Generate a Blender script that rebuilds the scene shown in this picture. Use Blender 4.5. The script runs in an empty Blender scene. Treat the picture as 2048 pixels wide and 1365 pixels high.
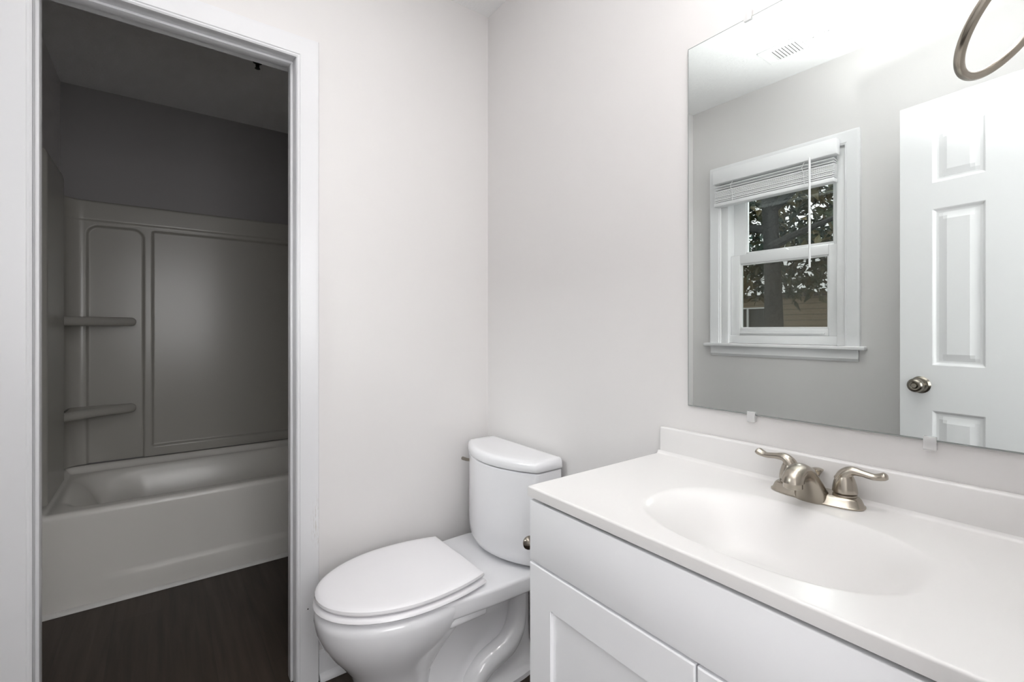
import bpy, bmesh, math, random
from mathutils import Vector, Matrix
import numpy as np
C = bpy.context.scene
COL = C.collection
PI = math.pi
# ------------------------------------------------------------------ camera, world, exposure
YAW = math.radians(36.75)
cam = bpy.data.objects.new('camera', bpy.data.cameras.new('camera'))
COL.objects.link(cam)
cam.location = (0, 0, 1.15)
cam.rotation_euler = (math.radians(90), 0, -YAW)
cam.data.sensor_width = 36.0
cam.data.lens = 940.0 / 2048 * 36.0
cam.data.shift_y = (658.4 - 682.5) / 2048
cam.data.clip_start = 0.01
C.camera = cam
C.view_settings.view_transform = 'Standard'
C.view_settings.look = 'None'
C.view_settings.gamma = 1.0
C.view_settings.exposure = 0.3
C.view_settings.use_curve_mapping = False
W = bpy.data.worlds.new('overcast_sky')
C.world = W
W.use_nodes = True
W.node_tree.nodes['Background'].inputs[0].default_value = (1.0, 1.0, 1.0, 1)
W.node_tree.nodes['Background'].inputs[1].default_value = 1.2
C.cycles.max_bounces = 14
C.cycles.diffuse_bounces = 8
C.cycles.glossy_bounces = 6
C.cycles.transparent_max_bounces = 16

def lamp(name, kind, loc, energy, color=(1, 1, 1), rot=(0, 0, 0), **kw):
    d = bpy.data.lights.new(name, kind)
    d.energy = energy
    d.color = color
    for k, v in kw.items():
        setattr(d, k, v)
    o = bpy.data.objects.new(name, d)
    COL.objects.link(o)
    o.location = loc
    o.rotation_euler = rot
    return o
# added fill lamp behind the camera, shining in through the open doorway
lamp('hall_fill', 'AREA', (0.12, -0.80, 1.40), 21.0, (1.0, 1.0, 1.0), (math.radians(90), 0, 0), shape='RECTANGLE', size=1.05, size_y=1.1)
# the photographer's flash, bounced off the ceiling from just over the camera
lamp('bounce_flash', 'SPOT', (0.22, 0.08, 1.36), 168, (1.0, 1.0, 1.0), (math.radians(180 - 16), 0, 0), spot_size=math.radians(84), spot_blend=1.0, shadow_soft_size=0.04)
# added area lamp outside, hidden from the mirror, strengthening the window's daylight
lamp('window_fill', 'AREA', (-2.35, 1.05, 3.0), 120, (0.97, 0.99, 1.0), (0, math.radians(-55), 0), shape='RECTANGLE', size=1.0, size_y=1.6)
VANITY_W = 0.7
BULB_Y = (0.14, 0.30, 0.46)

# ------------------------------------------------------------------ materials
def mat(name, color, rough=0.5, metal=0.0, spec=0.5, bump=None, coat=0.0, noise=None, aniso=0.0, sss=0.0):
    m = bpy.data.materials.new(name)
    m.use_nodes = True
    nt = m.node_tree
    b = nt.nodes['Principled BSDF']
    b.inputs['Base Color'].default_value = (*color, 1)
    b.inputs['Roughness'].default_value = rough
    b.inputs['Metallic'].default_value = metal
    b.inputs['Specular IOR Level'].default_value = spec
    b.inputs['Coat Weight'].default_value = coat
    if aniso:
        b.inputs['Anisotropic'].default_value = aniso
    tc = nt.nodes.new('ShaderNodeTexCoord')
    if bump:
        sc, st, dist = bump
        n = nt.nodes.new('ShaderNodeTexNoise')
        n.inputs['Scale'].default_value = sc
        n.inputs['Detail'].default_value = 4
        bp = nt.nodes.new('ShaderNodeBump')
        bp.inputs['Strength'].default_value = st
        bp.inputs['Distance'].default_value = dist
        nt.links.new(tc.outputs['Object'], n.inputs['Vector'])
        nt.links.new(n.outputs['Fac'], bp.inputs['Height'])
        nt.links.new(bp.outputs['Normal'], b.inputs['Normal'])
    if noise:
        sc, amt = noise
        n = nt.nodes.new('ShaderNodeTexNoise')
        n.inputs['Scale'].default_value = sc
        n.inputs['Detail'].default_value = 5
        nt.links.new(tc.outputs['Object'], n.inputs['Vector'])
        mx = nt.nodes.new('ShaderNodeMixRGB')
        mx.blend_type = 'MULTIPLY'
        mx.inputs[0].default_value = amt
        mx.inputs[1].default_value = (*color, 1)
        nt.links.new(n.outputs['Fac'], mx.inputs[2])
        nt.links.new(mx.outputs[0], b.inputs['Base Color'])
    return m

M = {}
M['wall'] = mat('wall_paint', (0.70, 0.684, 0.678), 0.45, bump=(220, 0.06, 0.002))
M['ceiling'] = mat('ceiling_paint', (0.83, 0.83, 0.83), 0.8, bump=(90, 0.5, 0.004))
M['trim'] = mat('trim_paint', (0.70, 0.70, 0.715), 0.32, bump=(35, 0.06, 0.002))
M['trim_white'] = mat('window_trim_paint', (0.84, 0.84, 0.85), 0.3, bump=(35, 0.05, 0.002))
M['cabinet'] = mat('cabinet_paint', (0.90, 0.905, 0.925), 0.33)
M['door'] = mat('door_paint', (0.80, 0.80, 0.81), 0.34)
M['porcelain'] = mat('porcelain', (0.78, 0.78, 0.80), 0.10, coat=0.4)
M['seat'] = mat('seat_plastic', (0.82, 0.81, 0.83), 0.22)
M['marble'] = mat('cultured_marble', (0.74, 0.728, 0.72), 0.3, coat=0.05)
M['acrylic'] = mat('tub_acrylic', (0.74, 0.72, 0.685), 0.24)
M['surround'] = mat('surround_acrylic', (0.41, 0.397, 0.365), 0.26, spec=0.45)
M['tub_wall'] = mat('dimmed_wall_paint', (0.29, 0.278, 0.28), 0.5, bump=(220, 0.06, 0.002))  # wall paint darkened, the tub room's dimness put into its colour
M['vinyl'] = mat('window_vinyl', (0.85, 0.85, 0.855), 0.3)
M['blind'] = mat('blind_vinyl', (0.87, 0.87, 0.88), 0.35)
M['vent'] = mat('vent_enamel', (0.84, 0.84, 0.84), 0.35)
M['black'] = mat('dark_void', (0.02, 0.02, 0.02), 0.6)
M['rubber'] = mat('dark_gap', (0.05, 0.05, 0.05), 0.7)
M['caulk'] = mat('caulk', (0.72, 0.71, 0.69), 0.4, noise=(25, 0.25))
M['bark'] = mat('bark', (0.03, 0.032, 0.03), 0.9, bump=(18, 0.9, 0.03), noise=(9, 0.6))
M['grass'] = mat('grass', (0.05, 0.07, 0.03), 0.95, noise=(4, 0.6))
M['roofing'] = mat('roofing', (0.10, 0.09, 0.085), 0.9, noise=(8, 0.5))
M['screw'] = mat('screw_steel', (0.45, 0.43, 0.4), 0.35, metal=1.0)
M['dark_glass'] = mat('dark_glass', (0.03, 0.035, 0.035), 0.06)

def nickel(name, col, rough):
    m = mat(name, col, rough, metal=1.0)
    nt = m.node_tree
    b = nt.nodes['Principled BSDF']
    tc = nt.nodes.new('ShaderNodeTexCoord')
    mp = nt.nodes.new('ShaderNodeMapping')
    mp.inputs['Scale'].default_value = (60, 60, 900)
    n = nt.nodes.new('ShaderNodeTexNoise')
    n.inputs['Scale'].default_value = 3
    r = nt.nodes.new('ShaderNodeMapRange')
    r.inputs['To Min'].default_value = rough - 0.02
    r.inputs['To Max'].default_value = rough + 0.03
    nt.links.new(tc.outputs['Object'], mp.inputs[0])
    nt.links.new(mp.outputs[0], n.inputs['Vector'])
    nt.links.new(n.outputs['Fac'], r.inputs['Value'])
    nt.links.new(r.outputs[0], b.inputs['Roughness'])
    return m
M['nickel'] = nickel('brushed_nickel', (0.43, 0.39, 0.335), 0.25)
M['nickel_dark'] = nickel('satin_nickel_knob', (0.26, 0.235, 0.20), 0.22)

def mirror_mat():
    m = bpy.data.materials.new('mirror_silver')
    m.use_nodes = True
    nt = m.node_tree
    nt.nodes.remove(nt.nodes['Principled BSDF'])
    g = nt.nodes.new('ShaderNodeBsdfGlossy')
    g.inputs['Color'].default_value = (0.86, 0.90, 0.885, 1)
    g.inputs['Roughness'].default_value = 0.0
    nt.links.new(g.outputs[0], nt.nodes['Material Output'].inputs[0])
    return m
M['mirror'] = mirror_mat()
M['mirror_edge'] = mat('mirror_edge', (0.30, 0.32, 0.31), 0.2)

def pane_mat(name, tint, gloss=0.07, rough=0.0):
    m = bpy.data.materials.new(name)
    m.use_nodes = True
    nt = m.node_tree
    nt.nodes.remove(nt.nodes['Principled BSDF'])
    t = nt.nodes.new('ShaderNodeBsdfTransparent')
    t.inputs[0].default_value = (*tint, 1)
    g = nt.nodes.new('ShaderNodeBsdfGlossy')
    g.inputs['Roughness'].default_value = rough
    fr = nt.nodes.new('ShaderNodeFresnel')
    fr.inputs[0].default_value = 1.45
    mx = nt.nodes.new('ShaderNodeMixShader')
    nt.links.new(fr.outputs[0], mx.inputs[0])
    nt.links.new(t.outputs[0], mx.inputs[1])
    nt.links.new(g.outputs[0], mx.inputs[2])
    nt.links.new(mx.outputs[0], nt.nodes['Material Output'].inputs[0])
    return m
M['glass'] = pane_mat('window_glass', (0.93, 0.95, 0.94))

def clear_plastic():
    m = bpy.data.materials.new('clear_plastic')
    m.use_nodes = True
    nt = m.node_tree
    nt.nodes.remove(nt.nodes['Principled BSDF'])
    t = nt.nodes.new('ShaderNodeBsdfTransparent')
    t.inputs[0].default_value = (0.93, 0.93, 0.93, 1)
    b = nt.nodes.new('ShaderNodeBsdfPrincipled')
    b.inputs['Base Color'].default_value = (0.86, 0.86, 0.86, 1)
    b.inputs['Roughness'].default_value = 0.15
    mx = nt.nodes.new('ShaderNodeMixShader')
    mx.inputs[0].default_value = 0.55
    nt.links.new(t.outputs[0], mx.inputs[1])
    nt.links.new(b.outputs[0], mx.inputs[2])
    nt.links.new(mx.outputs[0], nt.nodes['Material Output'].inputs[0])
    return m
M['clip'] = clear_plastic()

def screen_mat():
    m = bpy.data.materials.new('insect_screen')
    m.use_nodes = True
    nt = m.node_tree
    nt.nodes.remove(nt.nodes['Principled BSDF'])
    t = nt.nodes.new('ShaderNodeBsdfTransparent')
    d = nt.nodes.new('ShaderNodeBsdfDiffuse')
    d.inputs[0].default_value = (0.11, 0.085, 0.058, 1)
    mx = nt.nodes.new('ShaderNodeMixShader')
    mx.inputs[0].default_value = 0.30
    nt.links.new(t.outputs[0], mx.inputs[1])
    nt.links.new(d.outputs[0], mx.inputs[2])
    nt.links.new(mx.outputs[0], nt.nodes['Material Output'].inputs[0])
    return m
M['screen'] = screen_mat()

def floor_mat():
    m = bpy.data.materials.new('vinyl_plank')
    m.use_nodes = True
    nt = m.node_tree
    b = nt.nodes['Principled BSDF']
    b.inputs['Roughness'].default_value = 0.5
    b.inputs['Specular IOR Level'].default_value = 0.35
    tc = nt.nodes.new('ShaderNodeTexCoord')
    mp = nt.nodes.new('ShaderNodeMapping')
    mp.inputs['Rotation'].default_value = (0, 0, PI / 2)
    br = nt.nodes.new('ShaderNodeTexBrick')
    br.inputs['Scale'].default_value = 1.0
    br.inputs['Brick Width'].default_value = 1.2
    br.inputs['Row Height'].default_value = 0.15
    br.inputs['Mortar Size'].default_value = 0.0012
    br.inputs['Color1'].default_value = (0.046, 0.034, 0.026, 1)
    br.inputs['Color2'].default_value = (0.055, 0.041, 0.032, 1)
    br.inputs['Mortar'].default_value = (0.040, 0.030, 0.024, 1)
    mp2 = nt.nodes.new('ShaderNodeMapping')
    mp2.inputs['Scale'].default_value = (26, 1.6, 1)
    n = nt.nodes.new('ShaderNodeTexNoise')
    n.inputs['Scale'].default_value = 1.6
    n.inputs['Detail'].default_value = 7
    n.inputs['Distortion'].default_value = 0.6
    mr = nt.nodes.new('ShaderNodeMapRange')
    mr.inputs['To Min'].default_value = 0.35
    mr.inputs['To Max'].default_value = 1.55
    mx = nt.nodes.new('ShaderNodeMixRGB')
    mx.blend_type = 'MULTIPLY'
    mx.inputs[0].default_value = 1.0
    nt.links.new(tc.outputs['Object'], mp.inputs[0])
    nt.links.new(mp.outputs[0], br.inputs['Vector'])
    nt.links.new(tc.outputs['Object'], mp2.inputs[0])
    nt.links.new(mp2.outputs[0], n.inputs['Vector'])
    nt.links.new(n.outputs['Fac'], mr.inputs['Value'])
    nt.links.new(br.outputs['Color'], mx.inputs[1])
    nt.links.new(mr.outputs[0], mx.inputs[2])
    nt.links.new(mx.outputs[0], b.inputs['Base Color'])
    return m
M['floor'] = floor_mat()

def siding_mat():
    m = mat('lap_siding', (0.27, 0.215, 0.15), 0.8)
    nt = m.node_tree
    b = nt.nodes['Principled BSDF']
    tc = nt.nodes.new('ShaderNodeTexCoord')
    w = nt.nodes.new('ShaderNodeTexWave')
    w.wave_type = 'BANDS'
    w.bands_direction = 'Z'
    w.wave_profile = 'SAW'
    w.inputs['Scale'].default_value = 2.6
    r = nt.nodes.new('ShaderNodeValToRGB')
    r.color_ramp.elements[0].color = (0.11, 0.085, 0.06, 1)
    r.color_ramp.elements[1].position = 0.25
    r.color_ramp.elements[1].color = (0.27, 0.215, 0.15, 1)
    nt.links.new(tc.outputs['Object'], w.inputs['Vector'])
    nt.links.new(w.outputs['Fac'], r.inputs[0])
    nt.links.new(r.outputs[0], b.inputs['Base Color'])
    return m
M['siding'] = siding_mat()

def leaf_mat():
    m = bpy.data.materials.new('magnolia_leaf')
    m.use_nodes = True
    nt = m.node_tree
    b = nt.nodes['Principled BSDF']
    b.inputs['Roughness'].default_value = 0.4
    n = nt.nodes.new('ShaderNodeTexNoise')
    n.inputs['Scale'].default_value = 1.8
    tc = nt.nodes.new('ShaderNodeTexCoord')
    nt.links.new(tc.outputs['Object'], n.inputs['Vector'])
    r = nt.nodes.new('ShaderNodeValToRGB')
    e = r.color_ramp.elements
    e[0].position = 0.36
    e[0].color = (0.055, 0.105, 0.085, 1)
    e[1].position = 0.66
    e[1].color = (0.15, 0.12, 0.055, 1)
    k = r.color_ramp.elements.new(0.5)
    k.color = (0.055, 0.075, 0.04, 1)
    nt.links.new(n.outputs['Fac'], r.inputs[0])
    nt.links.new(r.outputs[0], b.inputs['Base Color'])
    return m
M['leaf'] = leaf_mat()

def scuffed_trim():
    # white casing paint with a few rubbed marks and a nail hole low on the right leg
    m = mat('scuffed_trim_paint', (0.70, 0.70, 0.715), 0.32, bump=(35, 0.06, 0.002))
    nt = m.node_tree
    b = nt.nodes['Principled BSDF']
    tc = nt.nodes.new('ShaderNodeTexCoord')
    # distance from the scuff spot
    mp = nt.nodes.new('ShaderNodeMapping')
    mp.vector_type = 'POINT'
    mp.inputs['Location'].default_value = (-0.358 * 42, 0, -0.515 * 9)
    mp.inputs['Scale'].default_value = (42, 0, 9)
    ln = nt.nodes.new('ShaderNodeVectorMath')
    ln.operation = 'LENGTH'
    mr = nt.nodes.new('ShaderNodeMapRange')
    mr.inputs['From Min'].default_value = 1.0
    mr.inputs['From Max'].default_value = 0.1
    mr.inputs['To Min'].default_value = 0.0
    mr.inputs['To Max'].default_value = 1.0
    mp2 = nt.nodes.new('ShaderNodeMapping')
    mp2.inputs['Scale'].default_value = (320, 1, 38)
    n = nt.nodes.new('ShaderNodeTexNoise')
    n.inputs['Scale'].default_value = 1.0
    n.inputs['Detail'].default_value = 3
    th = nt.nodes.new('ShaderNodeMapRange')
    th.inputs['From Min'].default_value = 0.52
    th.inputs['From Max'].default_value = 0.66
    ml = nt.nodes.new('ShaderNodeMath')
    ml.operation = 'MULTIPLY'
    mx = nt.nodes.new('ShaderNodeMixRGB')
    mx.inputs[1].default_value = (0.70, 0.70, 0.715, 1)
    mx.inputs[2].default_value = (0.42, 0.38, 0.32, 1)
    L = nt.links.new
    L(tc.outputs['Object'], mp.inputs[0])
    L(mp.outputs[0], ln.inputs[0])
    L(ln.outputs['Value'], mr.inputs['Value'])
    L(tc.outputs['Object'], mp2.inputs[0])
    L(mp2.outputs[0], n.inputs['Vector'])
    L(n.outputs['Fac'], th.inputs['Value'])
    L(mr.outputs[0], ml.inputs[0])
    L(th.outputs[0], ml.inputs[1])
    L(ml.outputs[0], mx.inputs[0])
    L(mx.outputs[0], b.inputs['Base Color'])
    return m
M['scuffed'] = scuffed_trim()

def emit(name, col, s):
    m = bpy.data.materials.new(name)
    m.use_nodes = True
    b = m.node_tree.nodes['Principled BSDF']
    b.inputs['Base Color'].default_value = (0.9, 0.9, 0.9, 1)
    b.inputs['Emission Color'].default_value = (*col, 1)
    b.inputs['Emission Strength'].default_value = s
    return m
M['shade'] = emit('lit_frosted_glass', (1, 0.97, 0.93), 3.0)

# ------------------------------------------------------------------ mesh helpers
OFF = {}
def obj(name, bm, m, parent=None, angle=32, kind=None, label=None, cat=None, group=None, smooth=True):
    bm.normal_update()
    if smooth:
        lim = math.radians(angle)
        for e in bm.edges:
            if len(e.link_faces) == 2:
                e.smooth = e.calc_face_angle(0) < lim
            else:
                e.smooth = False
        for f in bm.faces:
            f.smooth = True
    me = bpy.data.meshes.new(name)
    off = OFF.get(parent.name, Vector()) if parent else Vector()
    if off.length:
        bmesh.ops.translate(bm, vec=-off, verts=bm.verts)
    bm.to_mesh(me)
    bm.free()
    o = bpy.data.objects.new(name, me)
    COL.objects.link(o)
    me.materials.append(m)
    if parent:
        o.parent = parent
        OFF[o.name] = off
    tag(o, label, cat, group, kind)
    return o

def tag(o, label=None, cat=None, group=None, kind=None):
    if label: o['label'] = label
    if cat: o['category'] = cat
    if group: o['group'] = group
    if kind: o['kind'] = kind
    return o

def thing(name, label, cat, loc, group=None, kind=None):
    o = bpy.data.objects.new(name, None)
    COL.objects.link(o)
    o.location = loc
    o.empty_display_size = 0.05
    OFF[o.name] = Vector(loc)
    return tag(o, label, cat, group, kind)

def B():
    return bmesh.new()

def box(bm, x0, x1, y0, y1, z0, z1, bev=0.0, seg=2, rot=None):
    t = bmesh.new()
    v = [t.verts.new((x, y, z)) for x in (x0, x1) for y in (y0, y1) for z in (z0, z1)]
    for f in ((0, 1, 3, 2), (4, 6, 7, 5), (0, 4, 5, 1), (2, 3, 7, 6), (0, 2, 6, 4), (1, 5, 7, 3)):
        t.faces.new([v[i] for i in f])
    bmesh.ops.recalc_face_normals(t, faces=t.faces)
    if bev:
        bmesh.ops.bevel(t, geom=list(t.edges), offset=bev, segments=seg, profile=0.5, affect='EDGES')
    if rot:
        bmesh.ops.transform(t, matrix=rot, verts=t.verts)
    merge(bm, t)

def merge(bm, t):
    me = bpy.data.meshes.new('tmp')
    t.to_mesh(me)
    t.free()
    bm.from_mesh(me)
    bpy.data.meshes.remove(me)

def loft(bm, rings, closed=True, cap0=True, cap1=True):
    t = bmesh.new()
    vs = [[t.verts.new(p) for p in r] for r in rings]
    n = len(rings[0])
    for a, b in zip(vs[:-1], vs[1:]):
        for i in range(n if closed else n - 1):
            j = (i + 1) % n
            t.faces.new((a[i], a[j], b[j], b[i]))
    if closed and cap0: t.faces.new(list(reversed(vs[0])))
    if closed and cap1: t.faces.new(vs[-1])
    bmesh.ops.recalc_face_normals(t, faces=t.faces)
    merge(bm, t)

def prism(bm, pts, axis, a0, a1, bev=0.0, seg=2):
    """extrude a 2-D outline along an axis: 'x' -> pts are (y,z), 'y' -> (x,z), 'z' -> (x,y)"""
    t = bmesh.new()
    f3 = {'x': lambda p, a: (a, p[0], p[1]), 'y': lambda p, a: (p[0], a, p[1]), 'z': lambda p, a: (p[0], p[1], a)}[axis]
    lo = [t.verts.new(f3(p, a0)) for p in pts]
    hi = [t.verts.new(f3(p, a1)) for p in pts]
    n = len(pts)
    for i in range(n):
        t.faces.new((lo[i], lo[(i + 1) % n], hi[(i + 1) % n], hi[i]))
    c0 = t.faces.new(list(reversed(lo)))
    c1 = t.faces.new(hi)
    bmesh.ops.recalc_face_normals(t, faces=t.faces)
    if bev:
        ed = [e for e in t.edges if (e in c0.edges[:] or e in c1.edges[:])]
        bmesh.ops.bevel(t, geom=ed, offset=bev, segments=seg, profile=0.5, affect='EDGES')
    merge(bm, t)

def lathe(bm, prof, origin, axis=(0, 0, 1), n=32):
    """prof: list of (r, h) along axis"""
    ax = Vector(axis).normalized()
    u = ax.orthogonal().normalized()
    w = ax.cross(u)
    o = Vector(origin)
    rings = []
    for r, h in prof:
        r = max(r, 1e-5)
        rings.append([o + ax * h + (u * math.cos(2 * PI * i / n) + w * math.sin(2 * PI * i / n)) * r for i in range(n)])
    loft(bm, rings)

def tube(bm, pts, radii, n=16, flat=None, up=(0, 0, 1)):
    """sweep round (or flattened) sections along a polyline; flat = list of (side, up) scale"""
    pts = [Vector(p) for p in pts]
    rings = []
    prev = None
    for i, p in enumerate(pts):
        d = (pts[min(i + 1, len(pts) - 1)] - pts[max(i - 1, 0)]).normalized()
        if prev is None:
            u = Vector(up)
            s_ = d.cross(u)
            if s_.length < 1e-4: s_ = d.orthogonal()
            s_.normalize()
        else:
            s_ = (prev - d * prev.dot(d)).normalized()
        prev = s_
        t_ = s_.cross(d)
        r = radii[i] if hasattr(radii, '__len__') else radii
        fa, fb = flat[i] if flat else (1, 1)
        rings.append([p + s_ * (math.cos(2 * PI * k / n) * r * fa) + t_ * (math.sin(2 * PI * k / n) * r * fb) for k in range(n)])
    loft(bm, rings)

def smooth_path(ctrl, k=8):
    """Catmull-Rom through control tuples"""
    P = [np.array(c, float) for c in ctrl]
    P = [2 * P[0] - P[1]] + P + [2 * P[-1] - P[-2]]
    out = []
    for i in range(1, len(P) - 2):
        for j in range(k):
            t = j / k
            a, b, c, d = P[i - 1], P[i], P[i + 1], P[i + 2]
            out.append(0.5 * (2 * b + (c - a) * t + (2 * a - 5 * b + 4 * c - d) * t * t + (3 * b - a - 3 * c + d) * t ** 3))
    out.append(P[-2])
    return out

def heightgrid(bm, us, vs, fn):
    t = bmesh.new()
    V = [[t.verts.new(fn(u, v)) for v in vs] for u in us]
    for i in range(len(us) - 1):
        for j in range(len(vs) - 1):
            t.faces.new((V[i][j], V[i + 1][j], V[i + 1][j + 1], V[i][j + 1]))
    return t, V

def sstep(x, a, b):
    t = min(1, max(0, (x - a) / (b - a)))
    return t * t * (3 - 2 * t)

def rrect_sd(x, y, x0, x1, y0, y1, r):
    cx, cy = (x0 + x1) / 2, (y0 + y1) / 2
    qx, qy = abs(x - cx) - (x1 - x0) / 2 + r, abs(y - cy) - (y1 - y0) / 2 + r
    return math.hypot(max(qx, 0), max(qy, 0)) + min(max(qx, qy), 0) - r

# ------------------------------------------------------------------ room shell
XM, XW, YB, YF, ZC = 1.085, -0.42, 1.62, -0.02, 2.44
YBR, YT = 1.73, 3.37            # rear face of the partition, end wall of the tub room
S = 'structure'
OX0, OX1, OZ = -0.253, 0.345, 2.022      # doorway to the tub room
DX0, DX1, DZ = -0.15, 0.47, 2.045        # entry doorway

bm = B(); box(bm, XW - 0.12, XM + 0.12, -2.2, YT + 0.12, -0.06, 0)
obj('floor', bm, M['floor'], kind=S, label='dark brown wood plank vinyl floor', cat='floor')
bm = B(); box(bm, XW - 0.12, XM + 0.12, -2.2, YT + 0.12, ZC, ZC + 0.06)
obj('ceiling', bm, M['ceiling'], kind=S, label='white lightly textured ceiling seen in the mirror and over the tub', cat='ceiling')
bm = B()
g = 0.02
box(bm, XW, OX0 - g, YB, YBR, 0, ZC); box(bm, OX1 + g, XM, YB, YBR, 0, ZC); box(bm, OX0 - g, OX1 + g, YB, YBR, OZ + g, ZC)
obj('wall_back', bm, M['wall'], kind=S, label='warm pale grey wall with the doorway to the tub, left of the corner', cat='wall')
bm = B(); box(bm, XM, XM + 0.12, -2.2, YT + 0.12, 0, ZC)
obj('wall_right', bm, M['wall'], kind=S, label='warm pale grey wall behind the toilet tank and mirror', cat='wall')
# window wall
WY0, WY1, WZ0, WZ1 = 0.83, 1.445, 1.05, 2.02
bm = B()
box(bm, XW - 0.12, XW, -2.2, WY0, 0, ZC); box(bm, XW - 0.12, XW, WY1, YT + 0.12, 0, ZC)
box(bm, XW - 0.12, XW, WY0, WY1, 0, WZ0); box(bm, XW - 0.12, XW, WY0, WY1, WZ1, ZC)
obj('wall_left', bm, M['wall'], kind=S, label='grey wall around the window, seen in the mirror', cat='wall')
bm = B()
box(bm, XW, DX0 - 0.02, YF - 0.11, YF, 0, ZC); box(bm, DX1 + 0.02, XM, YF - 0.11, YF, 0, ZC); box(bm, DX0 - 0.02, DX1 + 0.02, YF - 0.11, YF, DZ + 0.02, ZC)
obj('wall_front', bm, M['wall'], kind=S, label='wall with the entry doorway, behind the camera', cat='wall')
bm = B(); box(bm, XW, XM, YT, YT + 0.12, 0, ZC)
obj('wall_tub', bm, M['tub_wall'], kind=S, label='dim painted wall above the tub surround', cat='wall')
bm = B(); box(bm, XW, XM, -2.2, -2.1, 0, ZC)
obj('wall_hall', bm, M['wall'], kind=S, label='far wall of the hallway behind the camera', cat='wall')

# doorway casing of the tub room
def casing_profile(w, th):
    # (across, proud): inner edge at 0
    return [(0, 0), (0, th * 0.45), (0.004, th * 0.62), (0.008, th * 0.62), (0.010, th * 0.75), (0.016, th * 0.80), (w - 0.010, th * 0.97), (w - 0.007, th), (w - 0.002, th * 0.97), (w, th * 0.8), (w, 0)]

def u_frame(bm, x0, x1, ztop, z0, prof, plane, sgn, axis='y'):
    """casing around three sides; plane = wall face coordinate, sgn = direction it stands proud"""
    loops = []
    for (a, h) in prof:
        q = plane + sgn * h
        pts = [(x0 - a, z0), (x0 - a, ztop + a), (x1 + a, ztop + a), (x1 + a, z0)]
        loops.append([(p[0], q, p[1]) if axis == 'y' else (q, p[0], p[1]) for p in pts])
    t = bmesh.new()
    V = [[t.verts.new(p) for p in lp] for lp in loops]
    n = len(V)
    for i in range(n):
        j = (i + 1) % n
        for k in range(3):
            t.faces.new((V[i][k], V[i][k + 1], V[j][k + 1], V[j][k]))
    t.faces.new([V[i][0] for i in range(n)])
    t.faces.new([V[i][3] for i in range(n)])
    bmesh.ops.recalc_face_normals(t, faces=t.faces)
    merge(bm, t)

tr = thing('trim_1', 'white painted doorway trim around the opening to the dark tub room', 'door trim', (0.05, YB, 0), kind=S)
bm = B(); u_frame(bm, OX0 + 0.002, OX1 + 0.001, OZ - 0.004, 0.002, casing_profile(0.066, 0.020), YB, -1)
cs = obj('casing', bm, M['scuffed'], tr)
bm = B()
lathe(bm, [(0, 0), (0.0022, 0), (0.0022, 0.0004), (0, 0.0006)], (0.378, YB - 0.0188, 0.250), (0, -1, 0), 12)
obj('nail_hole', bm, M['rubber'], cs, label='small dark nail mark low on the right leg')
bm = B()
box(bm, OX0 - 0.018, OX0, YB - 0.001, YBR + 0.002, 0.001, OZ + 0.018, 0.001, 1)
box(bm, OX1, OX1 + 0.018, YB - 0.001, YBR + 0.002, 0.001, OZ + 0.018, 0.001, 1)
box(bm, OX0, OX1, YB - 0.001, YBR + 0.002, OZ, OZ + 0.018, 0.001, 1)
obj('jamb', bm, M['trim'], tr)
bm = B(); sd = 0.008
box(bm, OX0, OX0 + sd, 1.655, 1.692, 0.001, OZ - sd, 0.002, 2)
box(bm, OX1 - sd, OX1, 1.655, 1.692, 0.001, OZ - sd, 0.002, 2)
box(bm, OX0, OX1, 1.655, 1.692, OZ - sd, OZ, 0.002, 2)
obj('door_stop', bm, M['trim'], tr)
# entry doorway trim
tr = thing('trim_2', 'white trim of the entry doorway behind the camera', 'door trim', (0.16, YF, 0), kind=S)
bm = B()
for xa, xb in ((DX0 - 0.018, DX0), (DX1, DX1 + 0.018)):
    box(bm, xa, xb, YF - 0.112, YF + 0.002, 0.001, DZ, 0.001, 1)
box(bm, DX0 - 0.018, DX1 + 0.018, YF - 0.112, YF + 0.002, DZ, DZ + 0.018, 0.001, 1)
obj('jamb', bm, M['trim'], tr)
bm = B(); u_frame(bm, DX0 - 0.004, DX1 + 0.004, DZ + 0.004, 0.002, casing_profile(0.057, 0.018), YF, 1)
obj('casing', bm, M['trim'], tr)

# baseboard on the back wall, with its quarter-round shoe
def baseboard(name, x0, x1, plane, sgn, label):
    r = thing(name, label, 'baseboard', ((x0 + x1) / 2, plane, 0), kind=S)
    bm = B()
    pr = [(0, 0.001), (0.012, 0.001), (0.012, 0.070), (0.009, 0.078), (0.009, 0.082), (0.004, 0.090), (0, 0.090)]
    prism(bm, [(plane + sgn * a, z) for a, z in pr], 'x', x0, x1)
    obj('board', bm, M['trim'], r)
    bm = B()
    q = [(0.012, 0.001), (0.030, 0.001)] + [(0.012 + 0.018 * math.cos(t * PI / 12), 0.001 + 0.021 * math.sin(t * PI / 12)) for t in range(1, 7)]
    prism(bm, [(plane + sgn * a, z) for a, z in q], 'x', x0, x1)
    obj('shoe_moulding', bm, M['trim'], r)
baseboard('baseboard_back', OX1 + 0.069, XM - 0.002, YB, -1, 'white baseboard behind the toilet, right of the door casing')

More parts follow.
